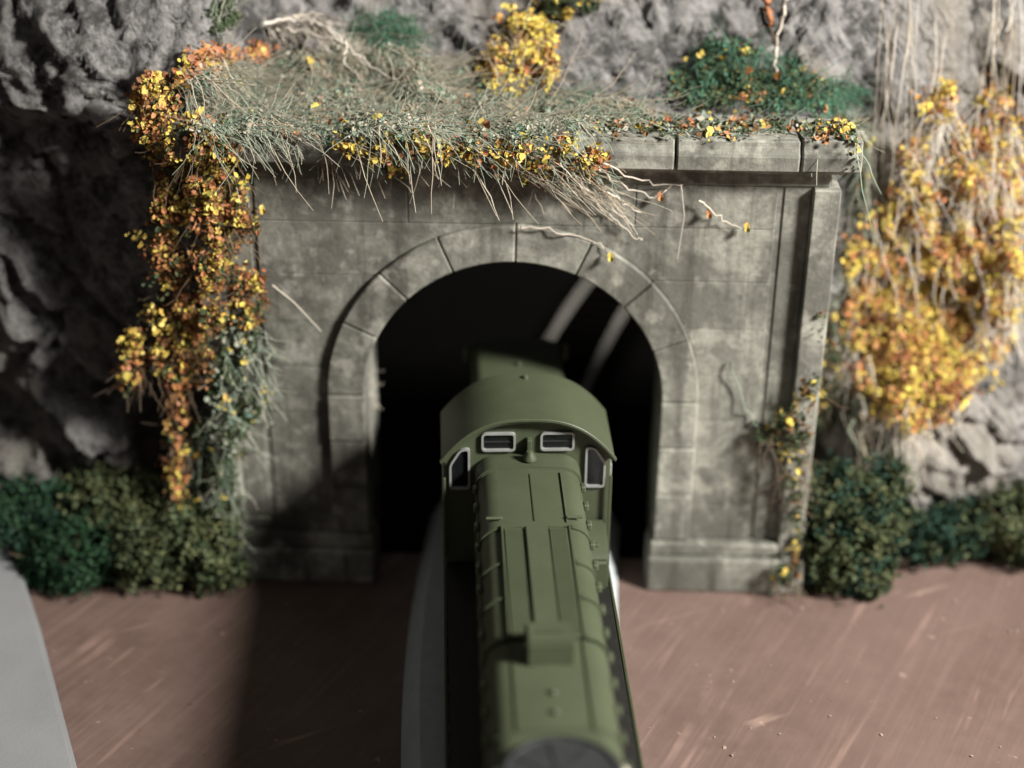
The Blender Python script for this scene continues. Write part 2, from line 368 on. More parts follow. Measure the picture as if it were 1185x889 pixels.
# backing slab with the arched hole
def arch_pts(r, n=40, zb=0.0):
    pts = [(r, zb), (r, SPR * .5)] + [(r * math.cos(math.pi * i / n), SPR + r * math.sin(math.pi * i / n)) for i in range(n + 1)] + [(-r, SPR * .5), (-r, zb)]
    return pts
inner = arch_pts(RI + .03); W2, H2 = 6.8, 10.7
def outer_of(p):
    x, z = p
    if z <= SPR: return (W2 if x > 0 else -W2, z)
    a = math.atan2(z - SPR, x); c, s_ = math.cos(a), math.sin(a)
    k = min(W2 / abs(c) if abs(c) > 1e-6 else 1e9, (H2 - SPR) / s_ if s_ > 1e-6 else 1e9)
    return (c * k, SPR + s_ * k)
bm = bmesh.new()
Ys = (0.035, 2.6)
vi = [[bm.verts.new((p[0], y, p[1])) for p in inner] for y in Ys]
vo = [[bm.verts.new((outer_of(p)[0], y, outer_of(p)[1])) for p in inner] for y in Ys]
for i in range(len(inner) - 1):
    bm.faces.new((vi[0][i], vi[0][i + 1], vo[0][i + 1], vo[0][i])); bm.faces.new((vi[1][i], vo[1][i], vo[1][i + 1], vi[1][i + 1]))
    bm.faces.new((vi[0][i], vi[1][i], vi[1][i + 1], vi[0][i + 1])); bm.faces.new((vo[0][i], vo[0][i + 1], vo[1][i + 1], vo[1][i]))
pp('backing_wall', bm)
# voussoirs and jamb stones
G = 0.009
cuts = [0, 22, 44, 66.5, 89.5, 113, 134, 154, 180]
for a0, a1 in zip(cuts, cuts[1:]):
    n = 6; g = math.degrees(G / 3.7)
    A = [R(a0 + g + (a1 - a0 - 2 * g) * i / n) for i in range(n + 1)]
    pts = [(RI * math.cos(a), SPR + RI * math.sin(a)) for a in A] + [(RO * math.cos(a), SPR + RO * math.sin(a)) for a in A[::-1]]
    pp('voussoir', prism(pts, -0.16 + random.uniform(-.02, .02), 0.5, 'y', 0.035))
jz = [1.30, 2.55, 3.8, SPR]
for s in (-1, 1):
    for z0, z1 in zip(jz, jz[1:]):
        x = sorted((s * RI, s * RO))
        pp('jamb_stone', box(x[0], x[1], -0.16 + random.uniform(-.02, .02), 0.5, z0 + G, z1 - G, 0.035))
# ashlar courses of the face
lev = [1.30, 2.2, 3.35, 4.5, 5.65, 6.8, 7.95, 9.2, 10.2]
XP = 5.62
def arch_x(z):
    if z <= SPR: return RO
    d = RO * RO - (z - SPR) ** 2
    return math.sqrt(d) if d > 0 else 0.0
for z0, z1 in zip(lev, lev[1:]):
    za, zb = z0 + G * .7, z1 - G * .7
    if z1 <= SPR + RO:
        for s in (-1, 1):
            zz = [za + (zb - za) * i / 8 for i in range(9)]
            inn = [(s * (arch_x(z) + .01), z) for z in zz]
            # split long courses with one vertical joint
            xm = 5.62
            pts = inn + [(s * (xm - .01), zb), (s * (xm - .01), za)]
            pp('face_block', prism(pts, random.uniform(-.012, .012), 0.3, 'y', 0.012))
    else:
        cutx = [-XP, -2.30, 2.6, XP] if z0 > 9 else [-XP, -2.30, 0.0, 2.5, XP]
        for x0, x1 in zip(cutx, cutx[1:]):
            xs = [x0 + G + (x1 - x0 - 2 * G) * i / 10 for i in range(11)]
            low = []
            for x in xs:
                d = RO * RO - x * x
                low.append((x, max(za, (SPR + math.sqrt(d) + .01) if d > 0 else za)))
            pts = low + [(xs[-1], zb), (xs[0], zb)]
            pp('face_block', prism(pts, random.uniform(-.012, .012), 0.3, 'y', 0.012))
# stepped pilasters
for s in (-1, 1):
    def bx_(name, xa, xb, *a, bev=0.03):
        x = sorted((s * xa, s * xb)); return pp(name, box(x[0], x[1], *a, bev))
    bx_('pilaster_step', 5.74, 6.34, 0.0, 0.6, 1.3, 10.2)
    bx_('pilaster', 6.34, 6.92, -0.22, 0.9, 0.95, 10.2)
    bx_('plinth', 3.26, 6.98, -0.42, 0.88, 0.0, 0.93, bev=0.06)
    bx_('plinth_course', 3.30, 6.335, -0.26, 0.6, 0.935, 1.28, bev=0.05)
# cornice: frieze, moulding and coping blocks
pp('frieze', box(-6.7, 6.7, -0.06, 0.85, 10.205, 10.52, 0.03))
pp('moulding', box(-6.98, 6.98, -0.20, 0.86, 10.525, 10.68, 0.05))
cc = [-7.25, -6.35, -3.45, -0.2, 3.35, 5.95, 7.25]
for x0, x1 in zip(cc, cc[1:]):
    j = random.uniform(-.02, .02)
    pts = [(-0.52 + j, 10.685), (-0.55 + j, 11.05), (-0.42 + j, 11.18), (-0.40 + j, 11.34 + j), (1.1, 11.34 + j), (1.1, 10.685)]
    pp('coping_stone', prism(pts, x0 + .025, x1 - .025, 'x', 0.035))

# ------------------------------------------------------------------ track on a curve
def tx(y): return 0.3 - 0.065 * (y + 5) + (y + 5) ** 2 / 104.0
def tdir(y):
    return Vector((-0.065 + (y + 5) / 52.0, 1, 0)).normalized()
def sweep(prof, y0, y1, n):
    """cross-section (offset, z) swept along the track curve"""
    vs, fs = [], []; m = len(prof)
    for i in range(n + 1):
        y = y0 + (y1 - y0) * i / n; d = tdir(y); nrm = Vector((d.y, -d.x, 0)); c = Vector((tx(y), y, 0))
        for o_, z in prof:
            p = c + nrm * o_; vs.append((p.x, p.y, z))
    for i in range(n):
        for k in range(m):
            fs.append([i * m + k, i * m + (k + 1) % m, (i + 1) * m + (k + 1) % m, (i + 1) * m + k])
    fs.append(list(range(m))[::-1]); fs.append([n * m + k for k in range(m)])
    return vs, fs
v_, f_ = sweep([(-2.4, 0.03), (2.45, 0.03), (2.05, 0.82), (-2.0, 0.82)], -30, 2.5, 60)
bed = mesh_obj('roadbed', v_, f_, 'bed', solid=True)
tag(bed, 'grey foam roadbed strip running under the green locomotive into the tunnel', 'roadbed')
track = thing('railway_track', 'dark tied model railway track with metal rails curving right inside the tunnel', 'track', (tx(-5), -5, 0.82))
def tp(name, v_, f_, mat): return mesh_obj(name, np.array(v_) - np.array([tx(-5), -5, 0.42]), f_, mat, track)
for s in (-1, 1):
    g = s * 0.86
    v_, f_ = sweep([(g - .10, .56), (g + .10, .56), (g + .10, .60), (g + .02, .63), (g + .02, .70), (g + .03, .72), (g + .03, .77), (g - .03, .77), (g - .03, .72), (g - .02, .70), (g - .02, .63), (g - .10, .60)], -30, 26, 90)
    tp('rail', v_, f_, 'rail')
tie_me = None
y = -29.8
while y < 25.8:
    d = tdir(y); ang = math.atan2(-d.x, d.y)
    if tie_me is None:
        o = bm_obj('tie', box(-1.45, 1.45, -.12, .12, 0.42, .56, 0.02), 'tie', track); tie_me = o.data
        for vtx in tie_me.vertices: vtx.co.z -= 0.42 * S
    else:
        o = bpy.data.objects.new('tie', tie_me); COL.objects.link(o); o.parent = track
    o.location = Vector((tx(y) - tx(-5), y + 5, 0)) * S; o.rotation_euler = (0, 0, ang)
    y += 0.62

# ------------------------------------------------------------------ second grey strip at the left
def on_plane(px, py, z):
    d = CR * (px - PW / 2) + CU * (PH / 2 - py) - CB * FPX; k = (z - CAM.z) / d.z; return CAM + d * k
pts = [on_plane(a, b, .55)[:2] for a, b in ((-140, 585), (-20, 606), (6, 618), (19, 642), (46, 722), (90, 889), (118, 990), (-300, 990))]
strip = bm_obj('grey_strip', prism(pts, 0.0, 0.55, 'z', 0.12, 2), 'board', solid=True)
tag(strip, 'plain light grey foam sheet lying flat on the brown table left of the loco', 'foam sheet')

# ------------------------------------------------------------------ locomotive
LH = R(4.2)
loco = thing('locomotive', 'olive green model diesel road switcher nosing cab first into the tunnel', 'locomotive', (0.69, -5.68, 1.17), LH)
ZB = -0.77          # local z = world z - 0.77
def lp(name, bm, mat='olive', parent=None, smooth=False):
    for v in bm.verts: v.co.z += ZB
    return bm_obj(name, bm, mat, parent or loco, smooth)
def hood_section(hw, z0, z1, r, crown=0.05, n=6):
    pts = [(hw, z0)]
    for i in range(n + 1):
        a = math.pi / 2 * i / n; pts.append((hw - r + r * math.cos(a), z1 - r + r * math.sin(a)))
    pts.append((0, z1 + crown))
    for i in range(n + 1):
        a = math.pi / 2 * (1 - i / n); pts.append((-hw + r - r * math.cos(a), z1 - r + r * math.sin(a)))
    pts.append((-hw, z0)); return pts
HW, HT = 1.08, 4.75
C0, C1 = 2.75, 4.55      # cab front and rear wall (local y)
sec = hood_section(HW, 2.05, HT, 0.42)
def autosm(o, ang=35):
    me = o.data; me.polygons.foreach_set('use_smooth', [True] * len(me.polygons))
    bm = bmesh.new(); bm.from_mesh(me)
    for e in bm.edges: e.smooth = e.calc_face_angle(0) < R(ang)
    bm.to_mesh(me); bm.free(); return o
# long hood in four casing sections with fine seams
segs = [(-8.75, -6.15), (-6.13, -3.72), (-3.70, -0.10), (-0.08, C0)]
hood = None
for k, (a, b) in enumerate(segs):
    o = autosm(lp('hood_section', prism(sec, a, b, 'y', 0.03, 2)))
lp('hood_core', prism(hood_section(HW - .05, 2.05, HT - .05, .4), -8.7, C0 - .02, 'y'), 'olive_dark')
# raised collar next to the cab
autosm(lp('hood_collar', prism(hood_section(HW + .035, 2.1, HT + .045, 0.43), C0 - .62, C0 - .005, 'y', 0.03, 2)))
# roof detail: raised centre strip, sunken grilles, ribs across the shoulders
strp = lp('roof_strip', box(-0.22, 0.24, -3.68, -0.12, HT - .02, HT + .13, 0.035, 2))
for s, x0, x1 in ((-1, -0.62, -0.235), (1, 0.255, 0.62)):
    gr = lp('roof_grille', box(x0, x1, -3.66, -0.14, HT - .02, HT + .062, 0.015), 'olive')
    b2 = bmesh.new()
    for q in range(7):
        xx = x0 + .04 + (x1 - x0 - .08) * q / 6; box(xx - .014, xx + .014, -3.6, -0.2, HT + .04, HT + .070, 0, 1, b2)
    lp('grille_bars', b2, 'olive', gr)
    lp('roof_bead', box(s * .66 - .028, s * .66 + .028, -3.7, -0.06, HT - .03, HT + .085, 0.02, 2))
for yb in (-0.10, -1.32, -2.44, -3.66):
    for s in (-1, 1):
        pts = []
        arc = [(s * .69, HT + .035)] + [(s * (HW - .42 + .42 * math.cos(R(90 - 9 * i))), HT - .42 + .42 * math.sin(R(90 - 9 * i))) for i in range(0, 11)]
        out = [(p[0] * 1.0 + s * .028 * min(1, i / 3), p[1] + .028) for i, p in enumerate(arc)]
        lp('shoulder_rib', prism(arc + out[::-1], yb - .035, yb + .035, 'y'))
lp('centre_seam', box(-0.012, 0.012, 0.1, 1.9, HT + .02, HT + .068, 0), 'olive_dark')
lp('roof_bead', box(.62, .65, 0.1, 2.0, HT - .02, HT + .045, 0.01))
lp('roof_seam', box(-.64, -.615, -6.1, -3.75, HT - .02, HT + .036, 0.0), 'olive_dark'); lp('roof_seam', box(.615, .64, -6.1, -3.75, HT - .02, HT + .036, 0.0), 'olive_dark')
# exhaust stack
st = autosm(lp('exhaust_stack', box(-0.40, 0.42, -4.45, -3.78, HT - .02, HT + .50, 0.05, 2)))
lp('stack_opening', box(-0.22, 0.24, -4.14, -4.08, HT + .49, HT + .508, 0), 'olive_dark', st)
for yy in (-5.22, -5.72):
    lp('lifting_lug', lathe([(.06, 0), (.06, .06), (.03, .10)], (0.02, yy, HT + .03), 10), 'olive')
# radiator fan
fan = lp('radiator_fan', lathe([(.98, -.02), (.98, .10), (.90, .14), (.88, .09), (.02, .10)], (0.02, -7.35, HT + .03), 40), 'fan')
for q in range(8):
    b2 = box(-.055, .055, .12, .84, 0, .03); bmesh.ops.rotate(b2, verts=b2.verts, cent=(0, 0, 0), matrix=Matrix.Rotation(R(45 * q + 8), 3, 'Z'))
    bmesh.ops.translate(b2, verts=b2.verts, vec=(0.02, -7.35, HT + .12)); lp('fan_blade', b2, 'fan', fan)
lp('fan_hub', lathe([(.2, 0), (.2, .06), (.12, .09)], (0.02, -7.35, HT + .11), 16), 'fan', fan)
# grab iron, hinges and side doors
for (xa, ya) in ((-.80, 0.22), (.80, .22)):
    b2 = box(xa - .17, xa + .17, ya - .03, ya + .03, HT + .03, HT + .09, 0.02)
    lp('grab_iron', b2)
for s in (-1, 1):
    y = -8.4
    while y < C0 - .8:
        x = sorted((s * (HW - .005), s * (HW + .035)))
        lp('hood_door', box(x[0], x[1], y, y + .66, 2.35, 4.22, 0.02), 'olive')
        x = sorted((s * (HW - .02), s * (HW + .10)))
        lp('hinge', box(x[0], x[1], y + .24, y + .44, 4.30, 4.46, 0.03), 'olive')
        y += 0.72
    lp('marker_lamp', lathe([(.12, 0), (.12, .12), (.06, .18)], (s * (HW - .12), -7.1, HT - .12), 12), 'cream')
    lp('hood_rail', box(*sorted((s * (HW + .06), s * (HW + .09))), -8.4, C0 - .1, 3.55, 3.58, 0), 'olive')
# walkway, side sills, battery boxes
lp('walkway', box(-1.74, 1.74, -9.35, 9.05, 1.93, 2.045, 0.02), 'black')
for s in (-1, 1):
    x = sorted((s * 1.745, s * 1.81)); lp('side_sill', box(x[0], x[1], -9.3, 9.0, 1.62, 2.06, 0.015), 'olive_dark')
    pts = [(C0 - .01, 2.06), (C0 - .01, 3.15), (C0 - .25, 3.2), (1.75, 2.95), (1.6, 2.8), (1.6, 2.06)]
    if s < 0: continue
    x = sorted((s * (HW + .02), s * 1.70)); bb = autosm(lp('battery_box', prism(pts, x[0], x[1], 'x', 0.06, 2)))
    lp('box_latch', box(s * 1.4 - .09, s * 1.4 + .09, 1.86, 1.98, 2.96, 3.06, .015), 'olive', bb)
# cab
CW = 1.77; EV, CRN = 4.72, 5.62
def roof_z(x, hw=CW, ev=EV, cr=CRN): return ev + (cr - ev) * (1 - (abs(x) / hw) ** 2.7)
def cab_sec(hw, z0, ev, cr, n=14):
    xs = [hw * math.sin(math.pi / 2 * (.65 * (1 - 2 * i / n) + .35 * (1 - 2 * i / n) ** 3)) for i in range(n + 1)]
    return [(hw, z0)] + [(x, roof_z(x, hw, ev, cr)) for x in xs] + [(-hw, z0)]
wins = []
for s in (-1, 1):
    wins.append([(s * .26, 4.90), (s * .98, 4.90), (s * .98, 5.34), (s * .26, 5.34)])
    wins.append([(s * 1.22, 3.98), (s * 1.66, 3.98), (s * 1.66, 4.58), (s * 1.44, 4.95), (s * 1.22, 4.99)])
cab = autosm(lp('cab', prism(cab_sec(CW, 2.06, EV, CRN, 40), C0, C1, 'y', 0.03)))
ro = cab_sec(CW + .075, EV - .06, EV + .03, CRN + .10, 44)[1:-1]; ri_ = cab_sec(CW + .01, EV - .06, EV - .03, CRN + .005, 44)[1:-1]
roof = autosm(lp('cab_roof', prism(ro + ri_[::-1], C0 - .20, C1 + .16, 'y', 0.02)))
ro2 = cab_sec(CW + .10, EV - .06, EV + .05, CRN + .135, 44)[1:-1]
lp('roof_lip', prism(ro2 + [(p[0] * .985, p[1] - .07) for p in ro2[::-1]], C0 - .24, C0 - .17, 'y', 0.015), 'olive', roof)
lp('roof_stud', lathe([(.07, 0), (.06, .07), (.02, .09)], (0.02, C1 - .1, CRN + .09), 10), 'olive', roof)
def inset(poly, d):
    n = len(poly); c = (sum(p[0] for p in poly) / n, sum(p[1] for p in poly) / n); out = []
    area_ = sum(poly[i][0] * poly[(i + 1) % n][1] - poly[(i + 1) % n][0] * poly[i][1] for i in range(n)); sg = 1 if area_ > 0 else -1
    for i in range(n):
        p0, p1, p2 = Vector(poly[i - 1]), Vector(poly[i]), Vector(poly[(i + 1) % n])
        e1 = (p1 - p0).normalized(); e2 = (p2 - p1).normalized()
        n1 = Vector((-e1.y, e1.x)) * sg; n2 = Vector((-e2.y, e2.x)) * sg
        b = (n1 + n2); b = b / max(.3, b.length_squared) * 2
        out.append((p1.x + b.x * d, p1.y + b.y * d))
    return out
def rounded(poly, r, n=4):
    out = []; m = len(poly)
    for i in range(m):
        p0, p1, p2 = Vector(poly[i - 1]), Vector(poly[i]), Vector(poly[(i + 1) % m])
        a = p1 + (p0 - p1).normalized() * r; b = p1 + (p2 - p1).normalized() * r
        for k in range(n + 1):
            t = k / n; q = a * (1 - t) ** 2 + p1 * 2 * t * (1 - t) + b * t * t; out.append((q.x, q.y))
    return out
def ring(outer, innr, y0, y1):
    bm = bmesh.new(); n = len(outer)
    V = [[bm.verts.new((p[0], y, p[1])) for p in L] for L in (outer, innr) for y in (y0, y1)]
    o0, o1, i0, i1 = V
    for i in range(n):
        j = (i + 1) % n
        bm.faces.new((o0[i], o0[j], i0[j], i0[i])); bm.faces.new((o1[i], i1[i], i1[j], o1[j]))
        bm.faces.new((o0[i], o1[i], o1[j], o0[j])); bm.faces.new((i0[i], i0[j], i1[j], i1[i]))
    return bm
for pl in wins:
    o_ = rounded(pl, .10); i_ = rounded(inset(pl, .045), .06)
    wo = lp('cab_window', ring(o_, i_, C0 - .075, C0 + .01), 'silver', cab)
    lp('window_glass', prism(rounded(inset(pl, .038), .05), C0 - .012, C0 - .004, 'y'), 'glass', cab)
    if len(pl) == 4:
        x = sorted((pl[0][0], pl[1][0])); lp('pane_bar', box(x[0] + .06, x[1] - .06, C0 - .03, C0 - .014, 5.10, 5.125), 'fan', cab)  # thin bar added for the pale line seen in the glass
for s in (-1, 1):
    for yy in (C0 + .12, C0 + .98):
        x = sorted((s * (CW - .01), s * (CW + .045)))
        lp('side_window', box(x[0], x[1], yy, yy + .78, 3.55, 4.45, 0.04), 'silver', cab)
        x = sorted((s * (CW - .01), s * (CW + .05)))
        lp('side_glass', box(x[0], x[1], yy + .07, yy + .71, 3.62, 4.38, 0.0), 'glass', cab)
    lp('cab_grab_rail', box(*sorted((s * 1.74, s * 1.80)), C0 - .14, C0 - .08, 2.3, 4.3, .01), 'olive', cab)
# bell on its bracket in front of the cab
bell = autosm(lp('bell', lathe([(.15, 0), (.14, .05), (.09, .13), (.07, .19), (.02, .21)], (0.02, C0 - .36, HT + .13), 14)))
lp('bell_bracket', box(-.03, .07, C0 - .2, C0 - .02, HT + .05, HT + .48, .015), 'olive', bell)
# short hood beyond the cab
autosm(lp('short_hood', prism(hood_section(HW, 2.05, HT, 0.26), C1 + .005, 8.35, 'y', 0.06, 2)))
lp('number_board', box(-1.26, -1.10, 8.05, 8.2, 4.3, 4.72, .03), 'olive_dark'); lp('number_board', box(1.10, 1.26, 8.05, 8.2, 4.3, 4.72, .03), 'olive_dark')
lp('roof_bolt', lathe([(.07, 0), (.07, .06), (.02, .09)], (0, 6.9, HT + .04), 10), 'olive')
# running gear
lp('fuel_tank', box(-1.35, 1.35, -2.2, 2.2, 0.95, 1.9, .15, 2), 'black')
for yc in (-5.6, 5.6):
    b2 = box(-1.1, 1.1, yc - 1.9, yc + 1.9, 1.25, 1.85, .1); tr = lp('truck', b2, 'black')
    for s in (-1, 1):
        x = sorted((s * 1.12, s * 1.32))
        lp('side_frame', prism([(yc - 1.95, 1.2), (yc - 1.6, .95), (yc + 1.6, .95), (yc + 1.95, 1.2), (yc + 1.6, 1.62), (yc - 1.6, 1.62)], x[0], x[1], 'x', .05), 'black', tr)
        for yy in (yc - 1.15, yc + 1.15):
            lp('wheel', lathe([(.50, -.06), (.50, .05), (.57, .06), (.57, .10)] if s < 0 else [(.57, -.10), (.57, -.06), (.50, -.05), (.50, .06)], (s * .86, yy, 1.28), 20, 'x'), 'rail', tr)
for s in (-1, 1):
    yy = s * 9.2
    lp('pilot', box(-1.6, 1.6, yy - .1, yy + .1, .95, 2.0, .04), 'black')
    cp = lp('coupler', box(-.16, .16, *sorted((yy + s * .1, yy + s * .75)), 1.2, 1.5, .04), 'black')
    for q in (-1, 1):
        lp('step', box(q * 1.55 - .18, q * 1.55 + .18, yy - s * .1 - .3, yy - s * .1 + .3, 1.05, 1.10, .01), 'black')

# ------------------------------------------------------------------ casting pixels onto the built surfaces
BV = BVHTree.FromPolygons(SOLID_V, SOLID_F)
def ray(px, py): return (CR * (px - PW / 2) + CU * (PH / 2 - py) - CB * FPX).normalized()
YMAX = [99.0]
def cast(px, py, off=0.0):
    d = ray(px, py); h, n, i, dist = BV.ray_cast(CAM, d)
    if h is None: h = CAM + d * 42; n = -d
    if h.y > YMAX[0]: h = CAM + d * ((YMAX[0] - CAM.y) / d.y); n = -d      # hangs clear of the recessed rock
    if n.dot(d) > 0: n = -n
    return h - d * off, n, d
UPW = Vector((0, 0, 1))
LEAFMESH = {}
def leaf_mesh(col, k):
    if (col, k) not in LEAFMESH:
        random_state = random.getstate(); random.seed(hash((k, 5)) % 999)
        mb = MB()
        for q in range(3):
            mb.leaf(Vector((random.uniform(-.05, .05), random.uniform(-.05, .05), random.uniform(-.02, .05))), Vector((random.uniform(-.5, .5), random.uniform(-.5, .5), 1)), .10 + .02 * k, .35, random.uniform(.4, .85))
        random.setstate(random_state)
        me = bpy.data.meshes.new('leaf'); me.from_pydata((np.array(mb.v) * S).tolist(), [], mb.f); me.materials.append(M[col]); LEAFMESH[col, k] = me
    return LEAFMESH[col, k]
def sample(b):
    px, py, rx, ry = b[:4]
    a = random.uniform(0, 6.283); r = math.sqrt(random.random()) * (1.0 if random.random() < .82 else random.uniform(1.0, 1.45))
    return px + rx * r * math.cos(a), py + ry * r * math.sin(a)
def pick(mixd):
    r = random.random() * sum(mixd.values())
    for k, v in mixd.items():
        r -= v
        if r <= 0: return k
    return k
def patchy(px, py): return noise.noise(Vector((px * .045, py * .03, 3.3))) + .45 * noise.noise(Vector((px * .11, py * .09, 8.1)))
def vine(name, label, cat, blobs, mixd, size=0.17, thick=0.45, stems=0, stem_mat='twig', stem_len=(.8, 2.0), stem_dir=(-90, 25), singles=0, group=None, density=1.0, stem_r=(.008, .016), gap=-.12, lumpy=False):
    """leafy mass lying on the rock: blobs are (px, py, rx, ry, count)"""
    h0, n0, _ = cast(blobs[-1][0], blobs[-1][1])
    t = thing(name, label, cat, h0, 0, group)
    mbs = {k: MB() for k in mixd}
    names = {'yellow': 'yellow_leaves', 'orange': 'orange_leaves', 'brown': 'brown_leaves', 'moss': 'dark_green_leaves', 'olivefol': 'olive_leaves', 'graygreen': 'grey_green_leaves', 'teal': 'teal_leaves', 'tan': 'dry_leaves', 'midgreen': 'green_leaves', 'emerald': 'emerald_leaves', 'bluegreen': 'blue_green_leaves'}
    for b in blobs:
        cl = []
        for q in range(int(b[4] * density)):
            # leaves come in little tufts of one colour
            if q % 7 == 0:
                sx_, sy_ = sample(b)
                for _ in range(3):
                    if patchy(sx_, sy_) > gap: break
                    sx_, sy_ = sample(b)
                off = random.random() ** 1.3 * thick * (max(.15, .75 + 1.3 * noise.noise(Vector((sx_ * .022, sy_ * .035, 6.6)))) if lumpy else 1.0); k = pick(mixd)
            px, py = sx_ + random.gauss(0, 4.2), sy_ + random.gauss(0, 4.6)
            p, n, d = cast(px, py, off + random.uniform(0, .1))
            if k == 'brown': p = p + d * .1
            nn = (n * .5 - d * .7 + Vector((random.gauss(0, .55), random.gauss(0, .55), random.gauss(0, .55))))
            mbs[k].leaf(p, nn, size * random.choice((.45, .6, .6, .8, 1.0, 1.25)) * random.uniform(.85, 1.15), .35, random.uniform(.35, .85))
    for k, mb in mbs.items(): mb.build(names[k], k, t, True)
    if stems:
        mb = MB()
        for q in range(stems):
            b = random.choice(blobs); px, py = sample(b); p, n, d = cast(px, py, random.uniform(0, thick * .8))
            mb.tube(fibre_path(p, n, d, random.uniform(*stem_len), stem_dir), random.uniform(*stem_r), .006)
        mb.build('stems', stem_mat, t, True)
    keys = [k for k in mixd if k in ('yellow', 'orange')]
    for q in range(singles):
        b = random.choice(blobs); px, py = sample(b); p, n, d = cast(px, py, thick * random.uniform(.7, 1.25))
        k = random.choice(keys)
        o = bpy.data.objects.new('leaf', leaf_mesh(k, random.randrange(4))); COL.objects.link(o); o.parent = t
        o.location = p * S - t.location
        nn = (n * .5 - d * .7 + Vector((random.gauss(0, .4), random.gauss(0, .4), random.gauss(0, .4)))).normalized()
        o.rotation_euler = (nn.to_track_quat('Z', 'Y') @ Euler((0, 0, random.uniform(0, 6.28))).to_quaternion()).to_euler()
    return t
def fibre_path(p, n, d, L, sdir, k=6, curl=.5):
    a = R(random.gauss(sdir[0], sdir[1])); v = CR * math.cos(a) + CU * math.sin(a) - d * random.uniform(-.15, .35)
    side = CR * random.uniform(-curl, curl) + CU * random.uniform(-curl, curl)
    pts = []
    for i in range(k):
        s_ = i / (k - 1); pts.append(p + v * (L * s_) + side * (L * s_ * s_ * .8) + Vector((random.gauss(0, .015), random.gauss(0, .015), random.gauss(0, .015))))
    return pts
def fibres(t, partname, mat, blobs, length, sdir, thick=.4, r=(.010, .02), curl=.5):
    mb = MB()
    for b in blobs:
        for q in range(b[4]):
            px, py = sample(b); p, n, d = cast(px, py, random.random() * thick * max(.2, .75 + 1.3 * noise.noise(Vector((px * .022, py * .035, 6.6)))) + .02)
            mb.tube(fibre_path(p, n, d, random.uniform(*length), sdir, curl=curl), random.uniform(*r), .005)
    return mb.build(partname, mat, t, True)
def strand(t, name, mat, pix, off=.25, r=.03, r1=.012, sub=6, jit=.03):
    P = [cast(px, py, off)[0] for px, py in pix]; out = []
    for i in range(len(P) - 1):
        p0 = P[max(0, i - 1)]; p1 = P[i]; p2 = P[i + 1]; p3 = P[min(len(P) - 1, i + 2)]
        for q in range(sub):
            s_ = q / sub
            out.append(.5 * ((2 * p1) + (p2 - p0) * s_ + (2 * p0 - 5 * p1 + 4 * p2 - p3) * s_ ** 2 + (-p0 + 3 * p1 - 3 * p2 + p3) * s_ ** 3) + Vector((random.gauss(0, jit), random.gauss(0, jit), random.gauss(0, jit))))
    out.append(P[-1]); mb = MB(); mb.tube(out, r, r1, 5); return mb.build(name, mat, t, False, True)
def bush(name, label, blobs, mats, leafsz=.125, group=None):
    """clump-foam bush standing on the table: blobs are (x, y, z, r, count) in cm"""
    x0 = sum(b[0] for b in blobs) / len(blobs); y0 = sum(b[1] for b in blobs) / len(blobs)
    t = thing(name, label, 'bush', (x0, y0, 0), 0, group or 'clump bushes along the foot of the rock')
    mb = [MB() for _ in mats]; core = MB()
    for (x, y, z, r, n) in blobs:
        c = Vector((x, y, z))
        for q in range(n):
            # small crumbs: tight tufts on a lumpy shell
            if q % 14 == 0:
                v = Vector((random.gauss(0, 1), random.gauss(0, 1), random.gauss(0, 1))).normalized()
                rr = r * (.55 + .45 * random.random() ** .5) * (1 + .5 * noise.noise(v * 2.4 + c))
                tc = c + Vector((v.x * rr, v.y * rr, v.z * rr)); mk = random.randrange(len(mats)); tv = v
            p = tc + Vector((random.gauss(0, 1), random.gauss(0, 1), random.gauss(0, 1))) * .10
            if p.z < .03: p.z = .03 + random.random() * .1
            mb[mk].leaf(p, tv + Vector((random.gauss(0, .7), random.gauss(0, .7), random.gauss(0, .7))), leafsz * random.uniform(.6, 1.3))
        for q in range(6):
            v = Vector((random.gauss(0, .5), random.gauss(0, .5), random.uniform(.0, 1)))
            core.tube([Vector((x0 + (x - x0) * .5, y0 + (y - y0) * .5, 0.0)), c * .5 + Vector((x0, y0, 0)) * .5 + Vector((0, 0, .05)), c + v * r * .8], .04, .015)
    for i, m in enumerate(mats): mb[i].build('foliage', m, t, True)
    core.build('stems', 'twig', t)
    return t

# ------------------------------------------------------------------ planting
AUT = {'yellow': 5, 'orange': 4, 'brown': 4}
# hanging vine on the left of the portal
YMAX[0] = 0.1
vine('hanging_vine', 'yellow and orange leafy vine hanging down the left pilaster from the ledge', 'vine',
     [(165, 130, 16, 26, 150), (185, 110, 22, 22, 130), (205, 165, 38, 32, 330), (245, 190, 34, 34, 330), (215, 220, 44, 40, 520), (262, 225, 20, 40, 200), (222, 280, 50, 45, 640), (275, 262, 22, 16, 90),
      (240, 335, 52, 40, 480), (215, 360, 40, 40, 380), (285, 350, 20, 30, 120), (215, 410, 34, 36, 280), (165, 400, 26, 22, 120), (150, 432, 12, 16, 70), (208, 460, 18, 34, 130), (205, 520, 12, 40, 80), (205, 560, 8, 24, 40)],
     {'yellow': 3.8, 'orange': 2.8, 'brown': 6.0, 'moss': 1.2, 'olivefol': 1.4}, .12, .7, 260, 'twig', (.3, .9), (-90, 25), 60, density=3.2)
g1 = vine('trailing_plant', 'dark grey green trailing plant under the hanging yellow vine', 'plant',
     [(285, 400, 26, 30, 300), (275, 450, 38, 40, 600), (255, 510, 32, 40, 520), (245, 570, 30, 45, 520), (255, 630, 30, 38, 420)],
     {'moss': 6, 'graygreen': 3, 'yellow': .45}, .13, .5, 200, 'graygreen', (.4, .9), (-80, 40), 8, density=1.5)
